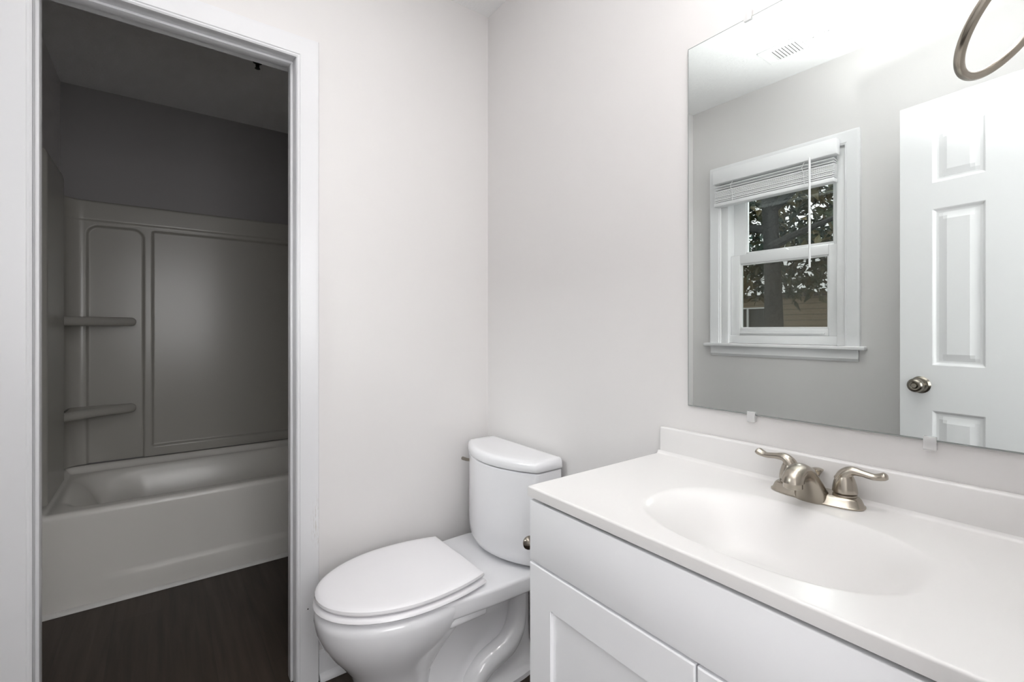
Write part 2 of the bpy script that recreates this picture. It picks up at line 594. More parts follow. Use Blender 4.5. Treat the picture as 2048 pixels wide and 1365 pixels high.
# ------------------------------------------------------------------ window (seen in the mirror)
wn = thing('window_1', 'white double-hung window with sill, reflected in the mirror', 'window', (XW, 1.137, WZ0), kind=S)
bm = B()
cy0, cy1, ct = 0.832, 1.440, 2.013
u_frame(bm, cy0, cy1, ct, 1.070, casing_profile(0.062, 0.018), XW, 1, axis='x')
obj('casing', bm, M['trim_white'], wn)
bm = B(); box(bm, XW - 0.10, XW + 0.036, 0.746, 1.534, 1.052, 1.070, 0.005, 3)
obj('sill', bm, M['trim_white'], wn)
bm = B()
prism(bm, [(XW, 0.998), (XW + 0.006, 0.998), (XW + 0.014, 1.012), (XW + 0.012, 1.018), (XW + 0.012, 1.036), (XW + 0.016, 1.052), (XW, 1.052)], 'y', 0.776, 1.500, 0.004)
obj('apron', bm, M['trim_white'], wn)
bm = B()
for ya, yb in ((WY0 + 0.001, WY0 + 0.038), (WY1 - 0.042, WY1 - 0.001)):
    box(bm, XW - 0.115, XW - 0.004, ya, yb, 1.070, WZ1 - 0.001, 0.002, 2)
box(bm, XW - 0.115, XW - 0.004, WY0 + 0.03, WY1 - 0.03, WZ1 - 0.035, WZ1 - 0.002, 0.002, 2)
box(bm, XW - 0.115, XW - 0.020, WY0 + 0.03, WY1 - 0.03, 1.071, 1.115, 0.002, 2)
obj('frame', bm, M['vinyl'], wn)

def sash(name, x0, x1, y0, y1, z0, z1, gy0, gy1, gz0, gz1):
    bm = B()
    box(bm, x0, x1, y0, gy0, z0, z1, 0.003, 2); box(bm, x0, x1, gy1, y1, z0, z1, 0.003, 2)
    box(bm, x0, x1, gy0, gy1, z0, gz0, 0.003, 2); box(bm, x0, x1, gy0, gy1, gz1, z1, 0.003, 2)
    # glazing bead
    e = 0.008
    for (a, b, c, d) in ((gy0 - .001, gy0 + e, gz0, gz1), (gy1 - e, gy1 + .001, gz0, gz1), (gy0, gy1, gz0 - .001, gz0 + e), (gy0, gy1, gz1 - e, gz1 + .001)):
        box(bm, x0 + 0.008, x1 - 0.006, a, b, c, d, 0.002, 1)
    s = obj(name, bm, M['vinyl'], wn)
    bm = B(); box(bm, x0 + 0.014, x0 + 0.018, gy0 + 0.004, gy1 - 0.004, gz0 + 0.004, gz1 - 0.004)
    obj('pane', bm, M['glass'], s)
    return s
up = sash('upper_sash', -0.522, -0.490, 0.866, 1.405, 1.535, 1.985, 0.900, 1.336, 1.575, 1.945)
lo = sash('lower_sash', -0.484, -0.452, 0.870, 1.402, 1.115, 1.563, 0.912, 1.350, 1.152, 1.514)
bm = B()
prism(bm, [(1.09, 1.560), (1.115, 1.574), (1.125, 1.576), (1.17, 1.576), (1.18, 1.573), (1.205, 1.560)], 'x', -0.482, -0.458, 0.002)
obj('sash_lock', bm, M['vinyl'], lo)
bm = B(); box(bm, -0.448, -0.436, 0.925, 1.345, 1.124, 1.132, 0.003, 2)
obj('lift_rail', bm, M['vinyl'], lo)
bm = B(); box(bm, -0.5285, -0.5275, 0.87, 1.40, 1.11, 1.56)
obj('insect_screen', bm, M['screen'], wn)

# ------------------------------------------------------------------ blind
bl = thing('window_blind', 'white mini blind raised to the top of the window, with a hanging wand', 'blind', (XW + 0.03, 1.15, 2.04))
bm = B()
box(bm, XW + 0.019, XW + 0.066, 0.846, 1.456, 1.966, 2.040, 0.004, 2)
obj('valance', bm, M['blind'], bl)
def slat(z, tilt=0.0, y0=0.862, y1=1.452, x0=XW + 0.004, x1=XW + 0.052):
    bm = B()
    n = 7
    up_, dn = [], []
    for i in range(n):
        t = i / (n - 1)
        x = x0 + (x1 - x0) * t
        zz = z + 0.0028 * (1 - (2 * t - 1) ** 2) + tilt * (t - 0.5)
        up_.append((x, zz + 0.0017)); dn.append((x, zz - 0.0015))
    prism(bm, up_ + dn[::-1], 'y', y0, y1)
    return obj('slat', bm, M['blind'], bl)
slat(1.948, 0.008)
slat(1.9345, 0.004)
for k in range(14):
    slat(1.866 + k * 0.0046, random.Random(k).uniform(-0.0012, 0.0012), x1=XW + 0.052 + random.Random(k + 50).uniform(-0.002, 0.002))
bm = B(); box(bm, XW + 0.004, XW + 0.054, 0.860, 1.456, 1.842, 1.862, 0.004, 2)
obj('bottom_rail', bm, M['blind'], bl)
for y in (0.985, 1.345):
    bm = B()
    tube(bm, [(XW + 0.056, y, 1.966), (XW + 0.058, y + 0.012, 1.938), (XW + 0.055, y + 0.004, 1.915), (XW + 0.057, y, 1.848)], 0.0012, 8)
    obj('cord', bm, M['blind'], bl)
bm = B(); tube(bm, [(XW + 0.072, 0.956, 1.975), (XW + 0.072, 0.956, 1.447)], 0.0052, 8)
obj('wand', bm, M['blind'], bl)

# ------------------------------------------------------------------ entry door (stands open against the window wall; seen in the mirror)
hx, hy, ex, ey = -0.15, -0.015, -0.236, 0.583
dl = math.hypot(ex - hx, ey - hy)
ang = math.atan2(ey - hy, ex - hx)
DM = Matrix.Translation((hx, hy, 0)) @ Matrix.Rotation(ang, 4, 'Z')     # local: x along the door from hinge, -y = room side
dr = thing('door_1', 'white six-panel entry door standing open, reflected in the mirror', 'door', (hx, hy, 0), kind=S)
bm = B()
DH, TH = 2.031, 0.035
cols = [(dl - 0.254, dl - 0.103), (0.103, 0.254)]
rows = [(1.711, 1.922), (1.011, 1.610), (0.19, 0.836)]
def panel_depth(x, z):
    best = 0.0
    for a, b in cols:
        for c, d in rows:
            sd_ = -rrect_sd(x, z, a, b, c, d, 0.0005)
            if sd_ > 0:
                if sd_ < 0.012: v = -0.010 * sstep(sd_, 0, 0.011)
                elif sd_ < 0.017: v = -0.010
                else: v = -0.010 + 0.0085 * min(1, (sd_ - 0.017) / 0.026)
                best = v
    return best
def breaks(segs, lo_, hi_):
    s_ = {lo_, hi_}
    for a, b in segs:
        for d in (0, 0.003, 0.006, 0.009, 0.012, 0.017, 0.030, 0.043):
            s_.add(round(a + d, 5)); s_.add(round(b - d, 5))
    return sorted(s_)
xs = breaks(cols, 0.0, dl); zs = breaks(rows, 0.012, DH)
t, V = heightgrid(bm, xs, zs, lambda x, z: (x, -panel_depth(x, z) * 1.0 + 0.0, z))
# close the slab behind
bmesh.ops.recalc_face_normals(t, faces=t.faces)
e = [ed for ed in t.edges if ed.is_boundary]
r_ = bmesh.ops.extrude_edge_only(t, edges=e)
vv = [v for v in r_['geom'] if isinstance(v, bmesh.types.BMVert)]
for v in vv: v.co.y = TH
bmesh.ops.contextual_create(t, geom=[ed for ed in t.edges if ed.is_boundary])
bmesh.ops.recalc_face_normals(t, faces=t.faces)
bmesh.ops.transform(t, matrix=DM, verts=t.verts)
merge(bm, t)
slab = obj('slab', bm, M['door'], dr, angle=8)
bm = B()
kc = DM @ Vector((dl - 0.068, 0, 0.932)); kn = (DM.to_3x3() @ Vector((0, -1, 0)))
lathe(bm, [(0, 0.0005), (0.032, 0.0005), (0.033, 0.004), (0.027, 0.010), (0.014, 0.013), (0.011, 0.018)], kc, kn, 40)
kb = obj('rosette', bm, M['nickel_dark'], slab)
bm = B()
lathe(bm, [(0.010, 0.012), (0.011, 0.022), (0.020, 0.030), (0.0265, 0.040), (0.027, 0.048), (0.023, 0.056), (0.018, 0.0595), (0.0175, 0.0585), (0.012, 0.0575), (0.010, 0.056), (0.009, 0.0555), (0.0085, 0.061), (0.0, 0.0615)], kc, kn, 40)
obj('door_knob', bm, M['nickel_dark'], slab)
bm = B()
box(bm, dl + 0.0002, dl + 0.0012, 0.006, 0.029, 0.90, 0.962, rot=DM)
obj('latch_plate', bm, M['nickel_dark'], slab)
for z in (0.25, 1.05, 1.82):
    bm = B(); lathe(bm, [(0, 0), (0.006, 0), (0.006, 0.09), (0, 0.09)], (hx - 0.001, hy - 0.006, z), (0, 0, 1), 12)
    obj('hinge', bm, M['nickel_dark'], slab)

# ------------------------------------------------------------------ mirror and its clips
mi = thing('wall_mirror', 'frameless rectangular wall mirror over the vanity', 'mirror', (1.081, 0.376, 0.954))
MY0, MY1, MZ0, MZ1 = 0.060, 0.693, 0.954, 1.864
bm = B(); box(bm, 1.0775, 1.0835, MY0, MY1, MZ0, MZ1, 0.0007, 1)
obj('glass_edge', bm, M['mirror_edge'], mi)
bm = B(); box(bm, 1.0768, 1.0774, MY0 + 0.003, MY1 - 0.003, MZ0 + 0.003, MZ1 - 0.003)
obj('silvered_face', bm, M['mirror'], mi, smooth=False)
def clip(y, z, up_, label):
    c = thing('mirror_clip', label, 'mirror clip', (1.078, y, z), 'clear plastic mirror clips')
    s_ = 1 if up_ else -1
    bm = B()
    pr = [(1.0845, 0), (1.0845, 0.015), (1.076, 0.0165), (1.073, 0.014), (1.073, -0.008), (1.0762, -0.008), (1.0762, 0.0)]
    prism(bm, [(x, z + s_ * q) for x, q in pr], 'y', y - 0.009, y + 0.009, 0.0012, 2)
    b_ = obj('clip_body', bm, M['clip'], c)
    bm = B(); lathe(bm, [(0, 0), (0.003, 0), (0.0028, 0.001), (0, 0.0014)], (1.0745, y, z + s_ * 0.0085), (-1, 0, 0), 16)
    obj('screw', bm, M['screw'], c)
clip(0.531, 0.954, False, 'clear plastic clip under the mirror, left of the faucet')
clip(0.221, 0.954, False, 'clear plastic clip under the mirror, right of the faucet')
clip(0.539, 1.864, True, 'clear plastic clip on the top edge of the mirror')

# ------------------------------------------------------------------ vanity cabinet
VC = thing('vanity_cabinet', 'white shaker vanity cabinet right of the toilet', 'cabinet', (0.85, 0.38, 0))
bm = B()
for (a, b, c, d, e_, f_) in ((0.642, 1.082, 0.004, 0.020, 0.10, 0.797), (0.642, 1.082, 0.752, 0.768, 0.10, 0.797), (0.642, 1.082, 0.02, 0.752, 0.10, 0.116), (1.074, 1.082, 0.02, 0.752, 0.116, 0.797), (0.642, 0.660, 0.02, 0.752, 0.640, 0.690), (0.642, 0.660, 0.02, 0.752, 0.116, 0.150), (0.642, 0.660, 0.36, 0.41, 0.15, 0.64)):
    box(bm, a, b, c, d, e_, f_)
box(bm, 0.700, 1.082, 0.006, 0.766, 0.001, 0.10)
obj('carcass', bm, M['cabinet'], VC)
bm = B(); box(bm, 0.622, 0.641, 0.006, 0.771, 0.6655, 0.7905, 0.0022, 3)
obj('drawer_front', bm, M['cabinet'], VC)
def shaker(y0, y1, z0, z1):
    bm = B()
    sw, rw, rec = 0.066, 0.075, 0.008
    x0, x1 = 0.622, 0.641
    t = bmesh.new()
    def ring(a, x, b=None):
        b = a if b is None else b
        return [t.verts.new((x, y0 + a, z0 + b)), t.verts.new((x, y1 - a, z0 + b)), t.verts.new((x, y1 - a, z1 - b)), t.verts.new((x, y0 + a, z1 - b))]
    rr = [ring(0, x1), ring(0, x0 + 0.0022), ring(0.0007, x0 + 0.0007), ring(0.0022, x0), ring(sw - 0.001, x0, rw - 0.001), ring(sw, x0 + 0.001, rw), ring(sw, x0 + rec, rw)]
    for a, b in zip(rr[:-1], rr[1:]):
        for i in range(4): t.faces.new((a[i], a[(i + 1) % 4], b[(i + 1) % 4], b[i]))
    t.faces.new(rr[-1]); t.faces.new(list(reversed(rr[0])))
    # fine joint lines where rails meet stiles
    bmesh.ops.recalc_face_normals(t, faces=t.faces)
    merge(bm, t)
    d = obj('door', bm, M['cabinet'], VC, angle=20)
    return d
shaker(0.389, 0.771, 0.105, 0.6605)
shaker(0.006, 0.3855, 0.105, 0.6605)
bm = B()
lathe(bm, [(0, 0.0), (0.007, 0.0), (0.0065, 0.008), (0.009, 0.011), (0.0135, 0.016), (0.0145, 0.021), (0.012, 0.026), (0, 0.0285)], (0.634, 0.7682, 0.690), (0, 1, 0), 28)
obj('side_knob', bm, M['nickel_dark'], VC, label='small round nickel knob on the side facing the toilet')

# ------------------------------------------------------------------ vanity top with integral basin
VT = thing('countertop', 'glossy white vanity countertop with moulded oval basin and backsplash', 'countertop', (0.85, 0.38, 0.798))
CX0, CX1, CY0, CY1, CZ = 0.619, 1.083, -0.016, 0.7745, 0.82
bcx, bcy, ba, bb, bd = 0.806, 0.373, 0.145, 0.213, 0.092
def top_z(x, y):
    r = (abs((x - bcx) / ba) ** 2.5 + abs((y - bcy) / bb) ** 2.5) ** (1 / 2.5)
    z = CZ
    if r < 1.0:
        q = 1 - r
        z = CZ - bd * sstep(q, -0.02, 0.62) ** 0.9 * (1 - 0.12 * r)
        z += bd * (sstep(0, -0.02, 0.62) ** 0.9) * (1 - 0.12) * sstep(r, 0.9, 1.0)
    # cove against the backsplash
    dx = 1.0645 - x
    if dx < 0.008:
        dd = max(0, dx)
        z = CZ + 0.008 - math.sqrt(max(0, 0.008 ** 2 - (0.008 - dd) ** 2))
    return z
rad = 0.004
xs = [CX0 + rad * (1 - math.cos(i * PI / 10)) for i in range(6)]
n = 130
xs += [CX0 + rad + (1.0525 - CX0 - rad) * i / n for i in range(1, n + 1)] + [1.0525 + 0.012 * i / 9 for i in range(1, 10)]
ys = [CY0 + (CY1 - rad - CY0) * i / 230 for i in range(231)] + [CY1 - rad + rad * math.sin(i * PI / 10) for i in range(1, 6)]
def fz(x, y):
    z = top_z(x, y)
    if x < CX0 + rad: z -= rad - math.sqrt(max(0, rad ** 2 - (CX0 + rad - x) ** 2))
    if y > CY1 - rad: z -= rad - math.sqrt(max(0, rad ** 2 - (y - CY1 + rad) ** 2))
    return (x, y, z)
bm = B()
t, V = heightgrid(bm, xs, ys, fz)
def skirt(row):
    lw = [t.verts.new((v.co.x, v.co.y, 0.7985)) for v in row]
    for i in range(len(row) - 1): t.faces.new((row[i], row[i + 1], lw[i + 1], lw[i]))
skirt(V[0]); skirt([r[-1] for r in V]); skirt([r[0] for r in V])
bmesh.ops.remove_doubles(t, verts=t.verts, dist=1e-6)
bmesh.ops.recalc_face_normals(t, faces=t.faces)
up_n = [f for f in t.faces if abs(f.normal.z) > 0.5]
if sum(f.normal.z for f in up_n) < 0: bmesh.ops.reverse_faces(t, faces=t.faces)
merge(bm, t)
# thin underside lip
box(bm, 0.625, 0.64, CY0 + 0.002, CY1 - 0.004, 0.7982, 0.80)
obj('sink_top', bm, M['marble'], VT, angle=50)
bm = B(); box(bm, 1.0645, 1.0835, CY0, CY1 - 0.006, 0.805, 0.890, 0.004, 3)
obj('backsplash', bm, M['marble'], VT)
bm = B(); lathe(bm, [(0, 0.0), (0.022, 0), (0.022, 0.002), (0.017, 0.0025), (0.015, 0.0015), (0, 0.0015)], (bcx, bcy, CZ - bd + 0.0002), n=32)
obj('drain', bm, M['nickel'], VT)

# ------------------------------------------------------------------ faucet
FY, FX = 0.381, 1.026
fa = thing('faucet', 'brushed nickel two-handle faucet on the vanity top', 'faucet', (FX, FY, CZ))
def stadium(hx_, hy_, z, n=48, bulge=0.0, p=3.2):
    out = []
    for i in range(n):
        a = 2 * PI * i / n
        ca, sa = math.cos(a), math.sin(a)
        x = math.copysign(abs(ca) ** (2 / p), ca) * hx_
        y = math.copysign(abs(sa) ** (2 / p), sa) * hy_
        if x < 0: x -= bulge * (1 - abs(y / hy_) ** 2) * min(1, -x / hx_)
        out.append((FX + x, FY + y, z))
    return out
bm = B()
loft(bm, [stadium(0.0285, 0.0805, CZ + 0.0004, bulge=.006), stadium(0.0285, 0.0805, CZ + 0.003, bulge=.006), stadium(0.0265, 0.078, CZ + 0.0045, bulge=.006), stadium(0.0235, 0.074, CZ + 0.014, bulge=.004), stadium(0.021, 0.071, CZ + 0.0175, bulge=.002), stadium(0.016, 0.066, CZ + 0.0185)])
obj('base', bm, M['nickel'], fa, angle=40)
# spout: sections along a curve from the deck plate out over the basin
bm = B()
def sec(xc, zc, tx, tz, wy, wn, p=2.4, n=28):
    """section centred (xc,zc), tangent (tx,tz); wy half width across, wn half thickness along normal"""
    L = math.hypot(tx, tz); tx, tz = tx / L, tz / L
    nx, nz = -tz, tx
    out = []
    for i in range(n):
        a = 2 * PI * i / n
        ca, sa = math.cos(a), math.sin(a)
        u_ = math.copysign(abs(ca) ** (2 / p), ca) * wy
        v_ = math.copysign(abs(sa) ** (2 / p), sa) * wn
        out.append((xc + nx * v_, FY + u_, zc + nz * v_))
    return out
SP = [(1.013, .001, -.15, 1, .031, .026), (1.006, .014, -.3, 1, .0285, .0225), (.998, .028, -.55, 1, .0245, .0185), (.988, .043, -.9, .9, .0205, .0160), (.976, .0558, -1, .6, .0182, .0160),
      (.959, .0632, -1, .2, .0174, .0152), (.945, .0640, -1, -.2, .0174, .0158), (.933, .0605, -.8, -.8, .0176, .0166), (.9265, .0550, -.3, -1, .0178, .0174), (.9250, .0500, 0, -1, .0179, .0178)]
loft(bm, [sec(x, CZ + z, tx, tz, wy, wn) for x, z, tx, tz, wy, wn in SP])
sp = obj('spout', bm, M['nickel'], fa, angle=60)
bm = B(); lathe(bm, [(0, 0), (0.0158, 0), (0.0160, -0.009), (0.0145, -0.010), (0.013, -0.006), (0, -0.006)], (0.925, FY, CZ + 0.0495), n=32)
obj('aerator', bm, M['nickel'], sp)
def handle(y, s_, ll):
    bm = B()
    prof = [(0, 0.0), (0.0175, 0.0), (0.0205, 0.002), (0.0205, 0.007), (0.0185, 0.0075), (0.0180, 0.0095), (0.0203, 0.011), (0.0203, 0.014), (0.0195, 0.023), (0.0172, 0.034), (0.0138, 0.044), (0.0105, 0.051), (0.006, 0.055), (0, 0.056)]
    lathe(bm, [(r, h + CZ + 0.0175) for r, h in [(0, 0), (0.0195, 0), (0.0195, 0.0035), (0.0170, 0.0045), (0.0, 0.0045)]], (FX + 0.004, y, 0), n=36)
    o = obj('handle_collar', bm, M['nickel'], fa)
    bm = B()
    lathe(bm, [(r, h + CZ + 0.0235) for r, h in [(0, 0), (0.0198, 0), (0.0203, 0.0012), (0.0198, 0.008), (0.0182, 0.017), (0.0155, 0.026), (0.0125, 0.033), (0.0085, 0.0385), (0, 0.041)]], (FX + 0.004, y, 0), n=36)
    pts = smooth_path([(FX + 0.004, y - s_ * 0.004, CZ + 0.044), (FX + 0.004, y + s_ * 0.002, CZ + 0.058), (FX + 0.004, y + s_ * 0.012, CZ + 0.0655), (FX + 0.005, y + s_ * 0.030 * ll, CZ + 0.0645), (FX + 0.007, y + s_ * 0.048 * ll, CZ + 0.0620), (FX + 0.009, y + s_ * 0.062 * ll, CZ + 0.0645), (FX + 0.010, y + s_ * 0.070 * ll, CZ + 0.0690)], 6)
    n_ = len(pts)
    rad_ = []
    for i in range(n_):
        q = i / (n_ - 1)
        rad_.append(np.interp(q, [0, 0.12, 0.3, 0.5, 0.7, 0.86, 0.95, 1.0], [0.0145, 0.0135, 0.0105, 0.0080, 0.0078, 0.0098, 0.0090, 0.0035]))
    fl = [(1 + 0.15 * min(1, i / n_ * 2), 1 - 0.26 * min(1, i / n_ * 2)) for i in range(n_)]
    tube(bm, pts, rad_, 18, fl)
    return obj('handle', bm, M['nickel'], fa, angle=70)
handle(FY - 0.0475, -1, 0.90)
handle(FY + 0.048, 1, 1.0)
bm = B()
lathe(bm, [(0, 0), (0.0028, 0), (0.0028, 0.020), (0.0045, 0.025), (0.009, 0.033), (0.0105, 0.0345), (0.0105, 0.0365), (0.007, 0.038), (0, 0.0385)], (1.050, FY + 0.006, CZ + 0.014), n=24)

obj('lift_rod', bm, M['nickel'], fa)

# ------------------------------------------------------------------ toilet
TY = 1.358
to = thing('toilet', 'white two-piece toilet with closed lid beside the vanity', 'toilet', (0.70, TY, 0))
def rim_outline(off=0.0, xb=0.795, hwb=0.160, n=28, xf=0.338, hw=0.190, xc=0.60):
    a = xc - xf - off
    h = hw - off
    pts = []
    for i in range(n + 1):
        th = PI / 2 + PI * i / n
        pts.append((xc + a * math.cos(th), TY + h * math.sin(th)))
    # pts go from +y side round the front to -y side; add the flanks
    def flank(sgn):
        out = []
        for i in range(1, 9):
            t_ = i / 8
            x = xc + (xb - off - xc) * t_
            out.append((x, TY + sgn * (h - (hw - hwb) * t_ ** 2.2)))
        return out
    return list(reversed(flank(1))) + pts + flank(-1)
def stack(bm, layers):
    """layers: list of (outline2d, z)"""
    loft(bm, [[(x, y, z) for x, y in o] for o, z in layers])
# bowl with its deck
bm = B()
def egg(xf, xb, hw, z, xc=None, n=48, p=2.0, pb=2.6):
    xc = xf + (xb - xf) * 0.55 if xc is None else xc
    out = []
    for i in range(n):
        a = 2 * PI * i / n
        ca, sa = math.cos(a), math.sin(a)
        pp = p if ca < 0 else pb
        ax = (xc - xf) if ca < 0 else (xb - xc)
        out.append((xc + ax * math.copysign(abs(ca) ** (2 / pp), ca), TY + hw * math.copysign(abs(sa) ** (2 / pp), sa), z))
    return out
loft(bm, [egg(0.437, 0.690, 0.118, 0.001), egg(0.440, 0.680, 0.114, 0.012), egg(0.447, 0.668, 0.106, 0.05), egg(0.449, 0.667, 0.105, 0.10), egg(0.444, 0.670, 0.110, 0.135),
          egg(0.430, 0.685, 0.121, 0.165), egg(0.405, 0.705, 0.138, 0.200), egg(0.378, 0.73, 0.157, 0.235), egg(0.357, 0.76, 0.174, 0.270), egg(0.344, 0.785, 0.185, 0.305), egg(0.339, 0.80, 0.189, 0.335), egg(0.341, 0.80, 0.188, 0.352), egg(0.350, 0.79, 0.180, 0.361), egg(0.37, 0.77, 0.16, 0.364)])
deck = []
hwD = 0.196
for i in range(25):
    th = PI / 2 + PI * i / 24
    deck.append((0.52 + 0.150 * math.cos(th), TY + 0.160 * math.sin(th)))
deck = [(0.992, TY + hwD - 0.05), (0.985, TY + hwD - 0.02), (0.965, TY + hwD - 0.004), (0.94, TY + hwD), (0.88, TY + hwD - 0.0008), (0.82, TY + hwD - 0.003), (0.76, TY + hwD - 0.007), (0.70, TY + hwD - 0.012), (0.64, TY + hwD - 0.018), (0.58, TY + hwD - 0.026)] + deck + [(0.58, TY - hwD + 0.026), (0.64, TY - hwD + 0.018), (0.70, TY - hwD + 0.012), (0.76, TY - hwD + 0.007), (0.82, TY - hwD + 0.003), (0.88, TY - hwD + 0.0008), (0.94, TY - hwD), (0.965, TY - hwD + 0.004), (0.985, TY - hwD + 0.02), (0.992, TY - hwD + 0.05)]
prism(bm, deck, 'z', 0.312, 0.366, 0.010, 4)
# brackets under the deck
for s_ in (1, -1):
    ya = TY + s_ * 0.150; yb = TY + s_ * 0.178
    box(bm, 0.66, 0.79, min(ya, yb), max(ya, yb), 0.288, 0.316, 0.009, 3)
# rear body
def rb(x0, x1, hw, z, n=40, p=4):
    xc, a = (x0 + x1) / 2, (x1 - x0) / 2
    return [(xc + a * math.copysign(abs(math.cos(2 * PI * i / n)) ** (2 / p), math.cos(2 * PI * i / n)), TY + hw * math.copysign(abs(math.sin(2 * PI * i / n)) ** (2 / p), math.sin(2 * PI * i / n)), z) for i in range(n)]
loft(bm, [rb(0.60, 1.060, 0.150, 0.001), rb(0.60, 1.058, 0.148, 0.014), rb(0.60, 1.054, 0.118, 0.03), rb(0.60, 1.052, 0.100, 0.07), rb(0.60, 1.052, 0.094, 0.16), rb(0.60, 1.052, 0.098, 0.23), rb(0.60, 1.045, 0.118, 0.28), rb(0.60, 1.020, 0.155, 0.316)])
for s_ in (1, -1):
    pth = smooth_path([(0.965, TY + s_ * 0.085, 0.31), (0.962, TY + s_ * 0.094, 0.24), (0.948, TY + s_ * 0.103, 0.165), (0.915, TY + s_ * 0.108, 0.122), (0.870, TY + s_ * 0.110, 0.103), (0.825, TY + s_ * 0.110, 0.088), (0.785, TY + s_ * 0.108, 0.052), (0.765, TY + s_ * 0.106, 0.003)], 6)
    tube(bm, pth, [0.034 + 0.004 * min(1, i / 20) for i in range(len(pth))], 20)
obj('bowl', bm, M['porcelain'], to, angle=42)
# seat ring and lid
bm = B()
stack(bm, [(rim_outline(0.010), 0.3725), (rim_outline(0.002), 0.3735), (rim_outline(-0.002), 0.377), (rim_outline(0.000), 0.383), (rim_outline(0.005), 0.3868), (rim_outline(0.02), 0.3872)])
st_ = obj('seat', bm, M['seat'], to, angle=50)
for x, s_ in ((0.46, 1), (0.46, -1), (0.70, 1), (0.70, -1)):
    bm = B()
    lathe(bm, [(0, 0), (0.009, 0), (0.009, 0.0065), (0, 0.0065)], (x, TY + s_ * 0.12, 0.3662), n=12)
    obj('seat_bumper', bm, M['rubber'], st_)
bm = B()
stack(bm, [(rim_outline(0.018), 0.3930), (rim_outline(0.006), 0.3934), (rim_outline(0.003), 0.398), (rim_outline(0.004), 0.405), (rim_outline(0.008), 0.4085), (rim_outline(0.015), 0.4105), (rim_outline(0.03), 0.4117), (rim_outline(0.07), 0.413)])
obj('lid', bm, M['seat'], to, angle=40)
for s_ in (1, -1):
    bm = B()
    box(bm, 0.775, 0.802, TY + s_ * 0.075 - 0.02, TY + s_ * 0.075 + 0.02, 0.3662, 0.392, 0.004, 2)
    obj('lid_hinge', bm, M['seat'], to)
# tank
def tank_outline(off, r=0.02, n=22):
    y0, y1, xb, xs_, bow = TY - 0.210 + off, TY + 0.210 - off, 1.070 - off * 0.3, 0.955 + off, 0.066
    pts = [(xb, y1 - 0.006), (xb - 0.006, y1)]
    pts += [(xs_ + 0.010, y1), (xs_ + 0.003, y1 - 0.003)]
    for i in range(n + 1):
        t_ = -1 + 2 * i / n
        y = TY - t_ * (0.2035 - off)
        pts.append((xs_ - 0.002 - bow * (1 - t_ * t_) * 1.0, y))
    pts += [(xs_ + 0.003, y0 + 0.003), (xs_ + 0.010, y0), (xb - 0.006, y0), (xb, y0 + 0.006)]
    return pts
bm = B()
stack(bm, [(tank_outline(0.055), 0.368), (tank_outline(0.024), 0.374), (tank_outline(0.010), 0.386), (tank_outline(0.005), 0.402), (tank_outline(0.003), 0.43), (tank_outline(0.003), 0.66), (tank_outline(0.003), 0.6820), (tank_outline(0.006), 0.6850), (tank_outline(0.016), 0.6855)])
tk = obj('tank', bm, M['porcelain'], to, angle=40)
bm = B()
stack(bm, [(tank_outline(0.016), 0.6893), (tank_outline(0.001), 0.6900), (tank_outline(-0.001), 0.694), (tank_outline(0.000), 0.711), (tank_outline(0.003), 0.7185), (tank_outline(0.009), 0.7225), (tank_outline(0.02), 0.7238), (tank_outline(0.05), 0.7245)])
obj('tank_lid', bm, M['porcelain'], to, angle=40)
bm = B()
lathe(bm, [(0, 0), (0.010, 0), (0.009, 0.006), (0, 0.008)], (0.945, TY + 0.150, 0.655), (-0.9, 0.35, 0), 16)
tube(bm, [(0.937, TY + 0.155, 0.655), (0.930, TY + 0.175, 0.654), (0.931, TY + 0.205, 0.652)], [0.005, 0.006, 0.007], 12)
obj('flush_lever', bm, M['nickel_dark'], tk)

# ------------------------------------------------------------------ bathtub
TX0, TX1, TYF, TYB, TZ = XW + 0.003, XM - 0.003, 2.598, 3.335, 0.402
tb = thing('bathtub', 'white alcove bathtub in the dim room beyond the doorway', 'bathtub', (0.33, 2.95, 0))
bx0, bx1, by0, by1 = TX0 + 0.075, TX1 - 0.10, TYF + 0.075, TYB - 0.075
def tub_z(x, y):
    # ends slope more than the sides
    cx, cy = (bx0 + bx1) / 2, (by0 + by1) / 2
    sd_ = -rrect_sd(x, y, bx0, bx1, by0, by1, 0.13)
    z = TZ
    if sd_ > -0.012:
        endd = min(x - bx0, bx1 - x)
        wdt = 0.10 if True else 0
        w = wdt + 0.16 * sstep(0.30 - endd, 0, 0.30)
        q = sstep(sd_, -0.012, w)
        z = TZ - 0.33 * q
    z += 0.030 * max(sstep(y, TYB - 0.050, TYB - 0.018), sstep(TX0 + 0.05 - x, 0, 0.032))
    r = 0.022
    if y < TYF + r: z -= r - math.sqrt(max(0, r * r - (TYF + r - y) ** 2))
    return z
xs = sorted(set([TX0 + 0.0075 * i for i in range(int((TX1 - TX0) / 0.0075) + 1)] + [TX1]))
ys = [TYF + 0.022 * (1 - math.cos(i * PI / 12)) for i in range(6)] + [TYF + 0.022 + (TYB - TYF - 0.022) * i / 95 for i in range(96)]
bm = B()
t, V = heightgrid(bm, xs, ys, lambda x, y: (x, y, tub_z(x, y)))
